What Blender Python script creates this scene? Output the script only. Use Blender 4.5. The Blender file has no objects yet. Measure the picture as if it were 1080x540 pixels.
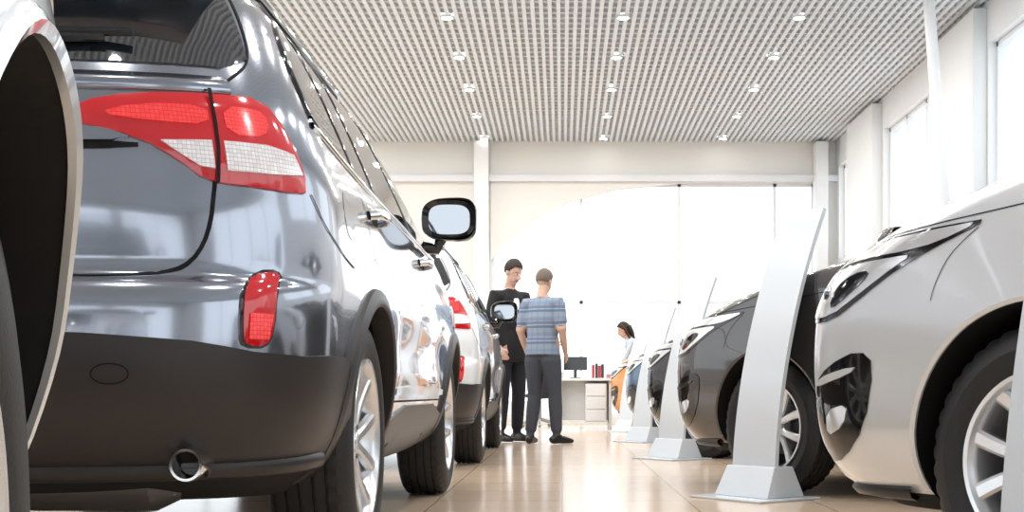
import bpy, bmesh, math, random
from mathutils import Vector, Matrix, Euler
from mathutils.geometry import delaunay_2d_cdt
random.seed(4)
S = bpy.context.scene
S.view_settings.view_transform = 'Standard'
S.view_settings.exposure = 0.0
COL = S.collection

# ------------------------------------------------------------------ materials
def mat(name, col, rough=.5, metal=0., coat=0., emit=0., ior=1.45, bump=0., bscale=40., var=0., coatr=.03):
    m = bpy.data.materials.new(name); m.use_nodes = True
    nt = m.node_tree; b = nt.nodes['Principled BSDF']
    b.inputs['Base Color'].default_value = (*col, 1)
    b.inputs['Roughness'].default_value = rough
    b.inputs['Metallic'].default_value = metal
    b.inputs['IOR'].default_value = ior
    b.inputs['Coat Weight'].default_value = coat
    b.inputs['Coat Roughness'].default_value = coatr
    if emit:
        b.inputs['Emission Color'].default_value = (*col, 1)
        b.inputs['Emission Strength'].default_value = emit
    if bump or var:
        tc = nt.nodes.new('ShaderNodeTexCoord'); n = nt.nodes.new('ShaderNodeTexNoise')
        n.inputs['Scale'].default_value = bscale; n.inputs['Detail'].default_value = 3
        nt.links.new(tc.outputs['Object'], n.inputs['Vector'])
        if bump:
            bp = nt.nodes.new('ShaderNodeBump'); bp.inputs['Strength'].default_value = bump
            bp.inputs['Distance'].default_value = .01
            nt.links.new(n.outputs['Fac'], bp.inputs['Height']); nt.links.new(bp.outputs['Normal'], b.inputs['Normal'])
        if var:
            mx = nt.nodes.new('ShaderNodeMix'); mx.data_type = 'RGBA'
            mx.inputs['A'].default_value = (*[c*(1-var) for c in col], 1)
            mx.inputs['B'].default_value = (*[min(1, c*(1+var)) for c in col], 1)
            nt.links.new(n.outputs['Fac'], mx.inputs['Factor']); nt.links.new(mx.outputs['Result'], b.inputs['Base Color'])
    return m
def lens_mat(name,c1,c2,cm,emit,w=.013,h=.010):
    """lamp lens with a moulded grid of small optic cells (in the x-z plane of the lamp)"""
    m=mat(name,c1,.12,.25,coat=1.,emit=emit); nt=m.node_tree; bs=nt.nodes['Principled BSDF']
    tc=nt.nodes.new('ShaderNodeTexCoord'); sp=nt.nodes.new('ShaderNodeSeparateXYZ'); cb=nt.nodes.new('ShaderNodeCombineXYZ'); br=nt.nodes.new('ShaderNodeTexBrick')
    ad=nt.nodes.new('ShaderNodeMath'); ad.operation='ADD'
    br.offset=0; br.inputs['Scale'].default_value=1; br.inputs['Brick Width'].default_value=w; br.inputs['Row Height'].default_value=h
    br.inputs['Mortar Size'].default_value=.0010; br.inputs['Mortar Smooth'].default_value=.6
    br.inputs['Color1'].default_value=(*c1,1); br.inputs['Color2'].default_value=(*c2,1); br.inputs['Mortar'].default_value=(*cm,1)
    nt.links.new(tc.outputs['Object'],sp.inputs[0]); nt.links.new(sp.outputs['X'],ad.inputs[0]); nt.links.new(sp.outputs['Y'],ad.inputs[1])
    nt.links.new(ad.outputs[0],cb.inputs[0]); nt.links.new(sp.outputs['Z'],cb.inputs[1]); nt.links.new(cb.outputs[0],br.inputs['Vector'])
    nt.links.new(br.outputs['Color'],bs.inputs['Base Color']); nt.links.new(br.outputs['Color'],bs.inputs['Emission Color'])
    bp=nt.nodes.new('ShaderNodeBump'); bp.inputs['Strength'].default_value=.5; bp.inputs['Distance'].default_value=.002; bp.invert=True
    nt.links.new(br.outputs['Fac'],bp.inputs['Height']); nt.links.new(bp.outputs['Normal'],bs.inputs['Normal'])
    return m

def paint(name, col, metal=.7, rough=.28):
    return mat(name, col, rough, metal, coat=1., bump=.0, var=.05, bscale=900)

M = {}
M['paint_grey'] = paint('paint_grey', (.32,.345,.405), .9, .15)
M['paint_white'] = paint('paint_white', (.80,.82,.84), .0, .3)
M['paint_pearl'] = paint('paint_pearl', (.79,.81,.83), .3, .22)
M['paint_silver'] = paint('paint_silver', (.66,.70,.74), .6, .28)
M['paint_black'] = paint('paint_black', (.055,.05,.05), .6, .2)
M['paint_blue'] = paint('paint_blue', (.05,.11,.2), .5, .25)
M['paint_dark'] = paint('paint_dark', (.05,.055,.06), .5, .25)
M['paint_orange'] = paint('paint_orange', (.75,.30,.05), .2, .3)
M['plastic'] = mat('black_plastic', (.030,.026,.027), .36, bump=.1, bscale=600)
M['void'] = mat('wheel_well_liner', (.008,.008,.009), .8)
M['glass'] = mat('tinted_glass', (.012,.015,.018), .02, 0, coat=1., ior=1.8)
M['gloss'] = mat('gloss_black', (.01,.01,.011), .08, coat=.6)
M['chrome'] = mat('chrome', (.85,.86,.88), .07, 1.)
M['alloy'] = mat('alloy_silver', (.74,.75,.77), .25, .75, coat=.5)
M['dalloy'] = mat('brake_steel', (.12,.12,.125), .4, .7)
M['tyre'] = mat('tyre_rubber', (.02,.02,.021), .55, bump=.1, bscale=200)
M['seam'] = mat('panel_gap', (.006,.006,.007), .9)
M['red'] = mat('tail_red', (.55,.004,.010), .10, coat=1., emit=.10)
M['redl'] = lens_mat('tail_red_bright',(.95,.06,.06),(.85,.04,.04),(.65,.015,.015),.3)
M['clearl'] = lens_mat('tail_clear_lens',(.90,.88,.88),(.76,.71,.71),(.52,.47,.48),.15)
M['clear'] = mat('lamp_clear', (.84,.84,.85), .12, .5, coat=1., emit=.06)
M['mirror'] = mat('mirror_glass', (.38,.40,.43), .02, 1.)
M['white'] = mat('white_gloss_panel', (.62,.66,.70), .25, coat=.3)

# ------------------------------------------------------------------ helpers
def link(o, parent=None):
    COL.objects.link(o)
    if parent: o.parent = parent
    return o
def empty(name, loc=(0,0,0), rz=0, sc=1):
    e = bpy.data.objects.new(name, None); e.empty_display_size = .2
    e.location = loc; e.rotation_euler = (0,0,rz); e.scale = (sc,)*3
    return link(e)
def mesh_obj(name, verts, faces, mats, parent=None, smooth=True, fm=None, angle=None):
    me = bpy.data.meshes.new(name); me.from_pydata([tuple(v) for v in verts], [], faces)
    for m in (mats if isinstance(mats,(list,tuple)) else [mats]): me.materials.append(m)
    if fm: me.polygons.foreach_set('material_index', fm)
    bm = bmesh.new(); bm.from_mesh(me); bmesh.ops.recalc_face_normals(bm, faces=bm.faces); bm.to_mesh(me); bm.free()
    if smooth:
        me.polygons.foreach_set('use_smooth', [True]*len(me.polygons))
        if angle: me.set_sharp_from_angle(angle=math.radians(angle))
    me.update()
    return link(bpy.data.objects.new(name, me), parent)

class MB:   # mesh builder collecting primitive pieces
    def __init__(s): s.v=[]; s.f=[]; s.m=[]
    def add(s, vs, fs, mi=0):
        o=len(s.v); s.v += [Vector(v) for v in vs]; s.f += [tuple(i+o for i in f) for f in fs]; s.m += [mi]*len(fs)
    def box(s, a, b, mi=0, mtx=None):
        vs=[Vector((x,y,z)) for x in (a[0],b[0]) for y in (a[1],b[1]) for z in (a[2],b[2])]
        if mtx: vs=[mtx@v for v in vs]
        s.add(vs,[(0,1,3,2),(4,6,7,5),(0,4,5,1),(2,3,7,6),(0,2,6,4),(1,5,7,3)],mi)
    def lathe(s, prof, n=48, mi=0, axis='X', c=(0,0,0), fn=None, closed=False):
        vs=[]; k=len(prof)
        for i in range(n):
            a=2*math.pi*i/n
            for j,(h,r) in enumerate(prof):
                rr = fn(i,j,h,r) if fn else r
                if axis=='X': vs.append((c[0]+h, c[1]+rr*math.cos(a), c[2]+rr*math.sin(a)))
                elif axis=='Y': vs.append((c[0]+rr*math.cos(a), c[1]+h, c[2]+rr*math.sin(a)))
                else: vs.append((c[0]+rr*math.cos(a), c[1]+rr*math.sin(a), c[2]+h))
        fs=[]
        for i in range(n):
            for j in range(k-1 if not closed else k):
                a=i*k+j; b=i*k+(j+1)%k; c2=((i+1)%n)*k+(j+1)%k; d=((i+1)%n)*k+j
                fs.append((a,b,c2,d))
        s.add(vs,fs,mi)
    def tube(s, pts, rad, n=12, mi=0, up=None):
        pts=[Vector(p) for p in pts]; k=len(pts); vs=[]
        pu=None
        for i,p in enumerate(pts):
            t=(pts[min(i+1,k-1)]-pts[max(i-1,0)]).normalized()
            if pu is None:
                pu = Vector(up) if up else (Vector((1,0,0)) if abs(t.x)<.8 else Vector((0,1,0)))
            u=(pu-t*pu.dot(t)).normalized(); w=t.cross(u); pu=u
            r=rad[i] if isinstance(rad,(list,tuple)) else rad
            ra,rb = r if isinstance(r,(list,tuple)) else (r,r)
            for q in range(n):
                a=2*math.pi*q/n; vs.append(p+u*math.cos(a)*ra+w*math.sin(a)*rb)
        fs=[(i*n+q, i*n+(q+1)%n, (i+1)*n+(q+1)%n, (i+1)*n+q) for i in range(k-1) for q in range(n)]
        fs.append(tuple(range(n))[::-1]); fs.append(tuple((k-1)*n+q for q in range(n)))
        s.add(vs,fs,mi)
    def ell(s, c, r, n=16, k=10, mi=0, rot=None):
        c=Vector(c); vs=[]; R=rot or Matrix.Identity(3)
        for i in range(1,k):
            p=math.pi*i/k
            for q in range(n):
                a=2*math.pi*q/n
                vs.append(c+R@Vector((r[0]*math.sin(p)*math.cos(a), r[1]*math.sin(p)*math.sin(a), r[2]*math.cos(p))))
        fs=[(i*n+q,(i+1)*n+q,(i+1)*n+(q+1)%n,i*n+(q+1)%n) for i in range(k-2) for q in range(n)]
        vs.append(c+R@Vector((0,0,r[2]))); vs.append(c-R@Vector((0,0,r[2])))
        t=len(vs)-2
        fs += [(t,q,(q+1)%n) for q in range(n)] + [(t+1,(k-2)*n+(q+1)%n,(k-2)*n+q) for q in range(n)]
        s.add(vs,fs,mi)
    def obj(s, name, mats, parent=None, smooth=True, angle=35):
        return mesh_obj(name, s.v, s.f, mats, parent, smooth, s.m, angle)

def bevel(o, w=.01, seg=2):
    b=o.modifiers.new('bevel','BEVEL'); b.width=w; b.segments=seg; b.limit_method='ANGLE'
    return o

# ------------------------------------------------------------------ car body surface
def chaikin(p, it=2, closed=True):
    for _ in range(it):
        q=[]; n=len(p)
        rng = range(n) if closed else range(n-1)
        if not closed: q.append(p[0])
        for i in rng:
            a,b=p[i],p[(i+1)%n]
            q.append((a[0]*.75+b[0]*.25,a[1]*.75+b[1]*.25)); q.append((a[0]*.25+b[0]*.75,a[1]*.25+b[1]*.75))
        if not closed: q.append(p[-1])
        p=q
    return p
def inside(pt, poly):
    x,y=pt; c=False; n=len(poly)
    for i in range(n):
        x1,y1=poly[i]; x2,y2=poly[i-1]
        if (y1>y)!=(y2>y) and x < (x2-x1)*(y-y1)/(y2-y1)+x1: c=not c
    return c
def dseg(p,a,b):
    ax,ay=a; bx,by=b; dx,dy=bx-ax,by-ay; L=dx*dx+dy*dy
    t=0 if L==0 else max(0,min(1,((p[0]-ax)*dx+(p[1]-ay)*dy)/L))
    return math.hypot(p[0]-ax-t*dx,p[1]-ay-t*dy)
def sm(a,b,x):
    t=max(0,min(1,(x-a)/(b-a))); return t*t*(3-2*t)

class Body:
    def __init__(s, rows, wb, barrel=.04, flare=.02, sculpt=.015, scz=.6, fz=(.72,.95)):
        s.rows=rows; s.wb=wb; s.barrel=barrel; s.flare=flare; s.sculpt=sculpt; s.scz=scz; s.fz=fz
        s.n=len(rows); s.k=len(rows[0]); s.d=[]
        for c in range(s.k):
            sec=[rows[i+1][c]-rows[i][c] for i in range(s.n-1)]
            d=[sec[0]]
            for i in range(1,s.n-1):
                a,b=sec[i-1],sec[i]; d.append(0 if a*b<=0 else 2*a*b/(a+b))
            d.append(sec[-1]); s.d.append(d)
        s.yc=(rows[4][1]+rows[4][2])/2; s.hl=(rows[4][1]-rows[4][2])/2
        s.zmax=rows[-1][0]
    def row(s,v):
        i=max(0,min(s.n-2,int(v))); t=v-i; out=[]
        for c in range(s.k):
            p0,p1=s.rows[i][c],s.rows[i+1][c]; m0,m1=s.d[c][i],s.d[c][i+1]
            out.append((2*t**3-3*t*t+1)*p0+(t**3-2*t*t+t)*m0+(-2*t**3+3*t*t)*p1+(t**3-t*t)*m1)
        L=(out[1]-out[2])*.96
        tot=out[4]+out[6]
        if tot>L: out[4]*=L/tot; out[6]*=L/tot
        return out
    def inv(s,z):
        lo,hi=0.,s.n-1.
        for _ in range(30):
            m=(lo+hi)/2
            if s.row(m)[0]<z: lo=m
            else: hi=m
        return (lo+hi)/2
    def mod(s,x,y,z,hw):
        if hw<=0: return x
        q=max(0,min(1,abs(x)/hw))**4; sg=1 if x>=0 else -1
        x = x*(1-s.barrel*((y-s.yc)/s.hl)**2)
        fl=s.flare*(math.exp(-((y)/.36)**2)+math.exp(-((y-s.wb)/.36)**2))*(1-sm(s.fz[0],s.fz[1],z))
        scp=s.sculpt*math.exp(-((z-s.scz)/.1)**2)*sm(.3,.7,y)*(1-sm(s.wb-.7,s.wb-.3,y))
        return x+sg*q*(fl-scp)
    def quad(s,r,t,end):
        hw=r[3]; R,n=(r[6],r[7]) if end=='R' else (r[4],r[5])
        sg=1 if t>=0 else -1; t=abs(t)
        if t<=1:
            a=t*math.pi/2; c,sn=math.cos(a),math.sin(a)
            q=(abs(c)**n+abs(sn)**n)**(-1/n); x=hw*q*sn; dy=R*(1-q*c)
        else: x=hw; dy=R+(t-1)
        y = r[2]+dy if end=='R' else r[1]-dy
        return Vector((s.mod(x*sg,y,r[0],hw),y,r[0]))
    def P(s,kind,a,z,sx=1):
        r=s.row(s.inv(z)); r[0]=z
        if kind in 'RF':
            p=s.quad(r,a,kind)
        else:
            y=a; hw=r[3]; x=hw
            if y<r[2]+r[6]:
                u=min(1,(r[2]+r[6]-y)/r[6]); x=hw*(max(0,1-u**r[7]))**(1/r[7])
            elif y>r[1]-r[4]:
                u=min(1,(y-r[1]+r[4])/r[4]); x=hw*(max(0,1-u**r[5]))**(1/r[5])
            p=Vector((s.mod(x,y,z,hw),y,z))
        p.x*=sx
        return p
    def PN(s,kind,a,z,sx=1):
        e=.004
        p=s.P(kind,a,z,sx)
        da=s.P(kind,a+e,z,sx)-s.P(kind,a-e,z,sx); dz=s.P(kind,a,z+e,sx)-s.P(kind,a,z-e,sx)
        n=da.cross(dz)
        if n.length<1e-12: n=Vector((sx,0,0))
        n.normalize()
        c=Vector((0,max(0,min(s.wb,p.y)),min(z,.8) if z>.8 else z))
        if n.dot(p-c)<0: n=-n
        return p,n
    def mesh(s,name,mats,parent,zblk,arch_r,wr,arch_in=.52):
        nv=[]
        for i in range(s.n-1):
            a,b=s.rows[i],s.rows[i+1]
            L=max(abs(b[0]-a[0]),abs(b[1]-a[1]),abs(b[2]-a[2]),abs(b[3]-a[3]))
            k=max(3,int(L/.045))
            nv += [i+j/k for j in range(k)]
        nv.append(s.n-1.)
        rings=[]
        for v in nv:
            r=s.row(v); half=[]
            for i in range(0,19): half.append(s.quad(r,i/18,'R'))
            y0=r[2]+r[6]; y1=r[1]-r[4]
            for i in range(1,44):
                y=y0+(y1-y0)*i/44; half.append(Vector((s.mod(r[3],y,r[0],r[3]),y,r[0])))
            for i in range(18,-1,-1): half.append(s.quad(r,i/18,'F'))
            ring=half+[Vector((-p.x,p.y,p.z)) for p in half[-2:0:-1]]
            rings.append(ring)
        n=len(rings[0]); V=[p for r in rings for p in r]; F=[]; fm=[]
        for i in range(len(rings)-1):
            for j in range(n):
                F.append((i*n+j,i*n+(j+1)%n,(i+1)*n+(j+1)%n,(i+1)*n+j))
                fm.append(1 if rings[i+1][0].z<=zblk+1e-4 else 0)
        F.append(tuple(range(n))[::-1]); fm.append(1)
        F.append(tuple((len(rings)-1)*n+j for j in range(n))); fm.append(0)
        body=mesh_obj(name,V,F,mats,None,True,fm)
        cut=MB()
        for yy in (0,s.wb):
            for sx in (1,-1):
                k=64; vs=[]
                for x in (arch_in*sx,1.3*sx):
                    for q in range(k):
                        a=2*math.pi*q/k; vs.append((x,yy+arch_r*math.cos(a),wr+arch_r*math.sin(a)))
                fs=[(q,(q+1)%k,k+(q+1)%k,k+q) for q in range(k)]+[tuple(range(k))[::-1],tuple(range(k,2*k))]
                cut.add(vs,fs,1)
        co=cut.obj('cut',[mats[0],mats[1]],None,True)
        m=body.modifiers.new('b','BOOLEAN'); m.operation='DIFFERENCE'; m.object=co; m.solver='EXACT'
        dg=bpy.context.evaluated_depsgraph_get()
        me=bpy.data.meshes.new_from_object(body.evaluated_get(dg))
        bpy.data.objects.remove(body); bpy.data.objects.remove(co)
        me.polygons.foreach_set('use_smooth',[True]*len(me.polygons))
        me.set_sharp_from_angle(angle=math.radians(38))
        return link(bpy.data.objects.new(name,me),parent)

def patch(name,B,kind,poly,mt,parent,sx=1,off=.004,dome=0.,step=.03,rnd=2,skirt=.012):
    p=chaikin(poly,rnd) if rnd else list(poly)
    q=[]
    n=len(p)
    for i in range(n):
        a,b=p[i],p[(i+1)%n]; L=math.hypot(b[0]-a[0],b[1]-a[1]); k=max(1,int(L/step+.5))
        q += [(a[0]+(b[0]-a[0])*j/k,a[1]+(b[1]-a[1])*j/k) for j in range(k)]
    nb=len(q); pts=list(q)
    x0,x1=min(a[0] for a in q),max(a[0] for a in q); y0,y1=min(a[1] for a in q),max(a[1] for a in q)
    yy=y0+step/2; row=0
    while yy<y1:
        xx=x0+step/2*(row%2)
        while xx<x1:
            if inside((xx,yy),q) and min(dseg((xx,yy),q[i],q[(i+1)%nb]) for i in range(nb))>step*.45: pts.append((xx,yy))
            xx+=step
        yy+=step*.87; row+=1
    r=delaunay_2d_cdt([Vector(a) for a in pts],[(i,(i+1)%nb) for i in range(nb)],[],1,1e-6)
    V2=r[0]; T=r[2]; orig=r[3]
    V=[]
    for c in V2:
        P,N=B.PN(kind,c[0],c[1],sx)
        d=min(dseg((c[0],c[1]),q[i],q[(i+1)%nb]) for i in range(nb)) if dome else 0
        V.append(P+N*(off+dome*(1-math.exp(-d/.03))))
    F=[tuple(t) for t in T]
    bi=[None]*nb
    for k,o in enumerate(orig):
        for oo in o:
            if oo<nb: bi[oo]=k
    base=len(V)
    for i in range(nb):
        P,N=B.PN(kind,q[i][0],q[i][1],sx); V.append(P+N*(off-skirt))
    for i in range(nb):
        j=(i+1)%nb
        if bi[i] is not None and bi[j] is not None: F.append((bi[i],bi[j],base+j,base+i))
    return mesh_obj(name,V,F,mt,parent,True,None,50)

def ribbon(name,B,kind,pts,mt,parent,sx=1,w=.006,off=.0018,it=2,thick=0.):
    p=chaikin(pts,it,False) if it else pts
    q=[]
    for i in range(len(p)-1):
        a,b=p[i],p[i+1]; L=math.hypot(b[0]-a[0],b[1]-a[1]); k=max(1,int(L/.03))
        q += [(a[0]+(b[0]-a[0])*j/k,a[1]+(b[1]-a[1])*j/k) for j in range(k)]
    q.append(p[-1])
    PN=[B.PN(kind,a,b,sx) for a,b in q]; V=[]
    for i,(P,N) in enumerate(PN):
        t=(PN[min(i+1,len(PN)-1)][0]-PN[max(i-1,0)][0]).normalized(); u=N.cross(t).normalized()
        if thick:
            V += [P-u*w/2-N*.004, P-u*w/2+N*thick*.6, P+N*thick, P+u*w/2+N*thick*.6, P+u*w/2-N*.004]
        else: V += [P-u*w/2+N*off, P+u*w/2+N*off]
    k=5 if thick else 2
    F=[(i*k+j,i*k+j+1,(i+1)*k+j+1,(i+1)*k+j) for i in range(len(PN)-1) for j in range(k-1)]
    return mesh_obj(name,V,F,mt,parent)

def arch_ring(name,B,yc,zc,r0,r1,mt,parent,sx,off=.014,a0=-12,a1=192,deep=.05):
    V=[];F=[]; n=48; prof=[(r0,-deep),(r0,off),(r0+.01,off+.006),((r0+r1)/2,off+.004),(r1-.006,off),(r1,-.012)]
    k=len(prof)
    for i in range(n+1):
        a=math.radians(a0+(a1-a0)*i/n)
        for r,o in prof:
            P,N=B.PN('S',yc+r*math.cos(a),zc+r*math.sin(a),sx)
            V.append(P+Vector((sx,0,0))*o)
    F=[(i*k+j,i*k+j+1,(i+1)*k+j+1,(i+1)*k+j) for i in range(n) for j in range(k-1)]
    return mesh_obj(name,V,F,mt,parent,True,None,40)

# ------------------------------------------------------------------ wheel
WC={}
def wheel_mesh(R,w,rim,nsp,dbl):
    key=(R,w,rim,nsp,dbl)
    if key in WC: return WC[key]
    b=MB(); h=w/2
    tp=[(-h+.012,rim+.004),(-h,rim+.03),(-h-.004,(rim+R)/2),(-h+.006,R-.03),(-h+.022,R-.007)]
    sc=h/.1175
    tread=[(-.085,0),(-.060,0),(-.059,1),(-.052,1),(-.051,0),(-.024,0),(-.023,1),(-.016,1),(-.015,0),(.015,0),(.016,1),(.023,1),(.024,0),(.051,0),(.052,1),(.059,1),(.060,0),(.085,0)]
    for x,g in tread: tp.append((x*sc,R-(.008 if g else 0)-.05*(abs(x)*sc)**2))
    tp += [(h-.022,R-.007),(h-.006,R-.03),(h+.004,(rim+R)/2),(h,rim+.03),(h-.012,rim+.004)]
    def fn(i,j,hh,r):
        if r>R-.012 and (i+int(abs(hh)*60))%3==0 and abs(hh)>.026*sc: return r-.006
        return r
    b.lathe(tp,132,0,fn=fn)
    b.lathe([(h-.010,rim+.006),(h-.002,rim+.004),(h-.004,rim-.006),(h-.016,rim-.014),(h-.03,rim-.02),(0,rim-.035),(-h+.02,rim-.02),(-h+.01,rim+.004)],64,1)
    b.lathe([(h-.09,.0),(h-.09,rim*.62),(h-.105,rim*.62),(h-.105,0.001)],48,2)
    b.lathe([(-.02,.001),(-.02,rim-.03)],48,3)
    b.lathe([(h-.035,.0005),(h-.033,.026),(h-.038,.030),(h-.040,.055),(h-.048,.068),(h-.085,.075)],32,1)
    for i in range(5):
        a=2*math.pi*i/5+.3; b.lathe([(h-.045,.009),(h-.036,.008),(h-.036,.0005)],8,2,c=(0,.045*math.cos(a),.045*math.sin(a)))
    for i in range(nsp):
        for s_ in ((-1,1) if dbl else (0,)):
            a0=2*math.pi*i/nsp+math.pi/2
            vs=[]; secs=6
            for j in range(secs):
                t=j/(secs-1); r=.045+(rim-.055)*t
                a=a0+s_*(math.radians(10)+math.radians(9)*t*(1 if dbl else 0))*(1 if dbl else 0)
                ww=(.017 if dbl else .03)*(1+.25*t*t)
                x=h-.040+.026*t**1.5; th=.03-.008*t
                cdir=Vector((0,math.cos(a),math.sin(a))); tdir=Vector((0,-math.sin(a),math.cos(a)))
                c=cdir*r
                for (u,v) in ((-1,-1),(-1,-.25),(-.6,0),(.6,0),(1,-.25),(1,-1)):
                    vs.append(c+tdir*ww*u+Vector((x+v*th,0,0)))
            fs=[(j*6+q,j*6+(q+1)%6,(j+1)*6+(q+1)%6,(j+1)*6+q) for j in range(secs-1) for q in range(6)]
            fs += [tuple(range(6))[::-1],tuple((secs-1)*6+q for q in range(6))]
            b.add(vs,fs,1)
    o=b.obj('wheel',[M['tyre'],M['alloy'],M['dalloy'],M['void']],None,True,30)
    me=o.data; bpy.data.objects.remove(o); WC[key]=me
    return me
def wheels(parent,wb,xc,R,w,rim,nsp,dbl):
    me=wheel_mesh(R,w,rim,nsp,dbl)
    for nm,x,y in (('wheel_rear_right',xc,0),('wheel_rear_left',-xc,0),('wheel_front_right',xc,wb),('wheel_front_left',-xc,wb)):
        o=link(bpy.data.objects.new(nm,me),parent); o.location=(x,y,R)
        o.rotation_euler=(.35 if y else .9, 0, 0 if x>0 else math.pi)

def side_mirror(B,parent,y,z,sx,shell,size=1.,out=.155):
    P,N=B.PN('S',y,min(z-.05,1.17),sx)
    b=MB()
    c=Vector((P.x+sx*out*size,y-.02,z+.02))
    n=28
    prof=[(-.055,.94),(-.06,1.0),(-.04,1.03),(0,1.0),(.04,.88),(.07,.66),(.088,.35),(.092,.02)]
    vs=[]
    for dy,s_ in prof:
        for q in range(n):
            a=2*math.pi*q/n; cx,cz=math.cos(a),math.sin(a)
            ex=.122*size*math.copysign(abs(cx)**.62,cx)*s_; ez=.090*size*math.copysign(abs(cz)**.62,cz)*s_*(1.05-.12*cx*sx*-1)
            vs.append(c+Vector((ex,dy*size,ez)))
    fs=[(i*n+q,i*n+(q+1)%n,(i+1)*n+(q+1)%n,(i+1)*n+q) for i in range(len(prof)-1) for q in range(n)]
    fs.append(tuple((len(prof)-1)*n+q for q in range(n)))
    b.add(vs,fs,0)
    vs=[]
    for dy,s_ in ((-.058,.95),(-.040,.76)):
        for q in range(n):
            a=2*math.pi*q/n; cx,cz=math.cos(a),math.sin(a)
            k=.122*size*math.copysign(abs(cx)**.62,cx)*s_
            vs.append(c+Vector((k,dy*size,.088*size*math.copysign(abs(cz)**.62,cz)*s_)))
    b.add(vs,[(q,(q+1)%n,n+(q+1)%n,n+q) for q in range(n)],1)
    b.add(vs[n:],[tuple(range(n))],2)
    b.tube([P-Vector((sx*.03,0,-.01)),P+Vector((sx*.05,0,0)),c+Vector((-sx*.04,.02,-.07))],[.03,.026,.03],12,1)
    b.obj('mirror_'+('right' if sx>0 else 'left'),[shell,M['gloss'],M['mirror']],parent)

def handle(B,parent,y,z,sx,mt):
    P,N=B.PN('S',y,z,sx); b=MB()
    pts=[P+Vector((0,-.10,0)),P+N*.028+Vector((0,-.085,0)),P+N*.04+Vector((0,0,.002)),P+N*.028+Vector((0,.085,0)),P+Vector((0,.10,0))]
    b.tube(pts,[(.012,.015),(.011,.016),(.010,.017),(.011,.016),(.012,.015)],12)
    b.obj('door_handle',[mt],parent)
    patch('handle_recess',B,'S',[(y-.07,z-.022),(y+.06,z-.022),(y+.06,z+.022),(y-.07,z+.022)],M['seam'],parent,sx,off=.001,step=.03)

# ------------------------------------------------------------------ SUV
SUV=[
 # z,  yf,   yr,   hw,  Rf, nf, Rr, nr
 (.25,3.30,-.70,.76,.5,2.6,.35,3.0),
 (.33,3.48,-.90,.86,.6,2.6,.48,3.0),
 (.46,3.60,-1.01,.915,.66,2.6,.54,3.0),
 (.60,3.64,-1.04,.935,.68,2.6,.56,3.0),
 (.72,3.64,-1.035,.94,.70,2.6,.56,3.0),
 (.765,3.63,-1.01,.94,.70,2.6,.55,3.0),
 (.80,3.61,-.965,.94,.70,2.6,.53,3.0),
 (.92,3.50,-.965,.935,.70,2.5,.53,2.9),
 (1.02,3.22,-.955,.925,.66,2.5,.53,2.8),
 (1.09,2.88,-.945,.91,.60,2.5,.53,2.8),
 (1.15,2.55,-.93,.89,.50,2.6,.52,2.8),
 (1.20,2.38,-.915,.872,.45,2.6,.51,2.8),
 (1.30,2.13,-.86,.83,.40,2.7,.48,2.8),
 (1.44,1.82,-.76,.765,.38,2.7,.45,2.8),
 (1.56,1.52,-.66,.695,.36,2.7,.42,2.8),
 (1.62,1.30,-.60,.62,.36,2.7,.40,2.8),
 (1.665,1.05,-.48,.50,.35,2.6,.38,2.8),
 (1.69,.80,-.25,.30,.3,2.5,.3,2.8),
 (1.70,.50,.05,.03,.1,2.2,.1,2.2)]
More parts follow.
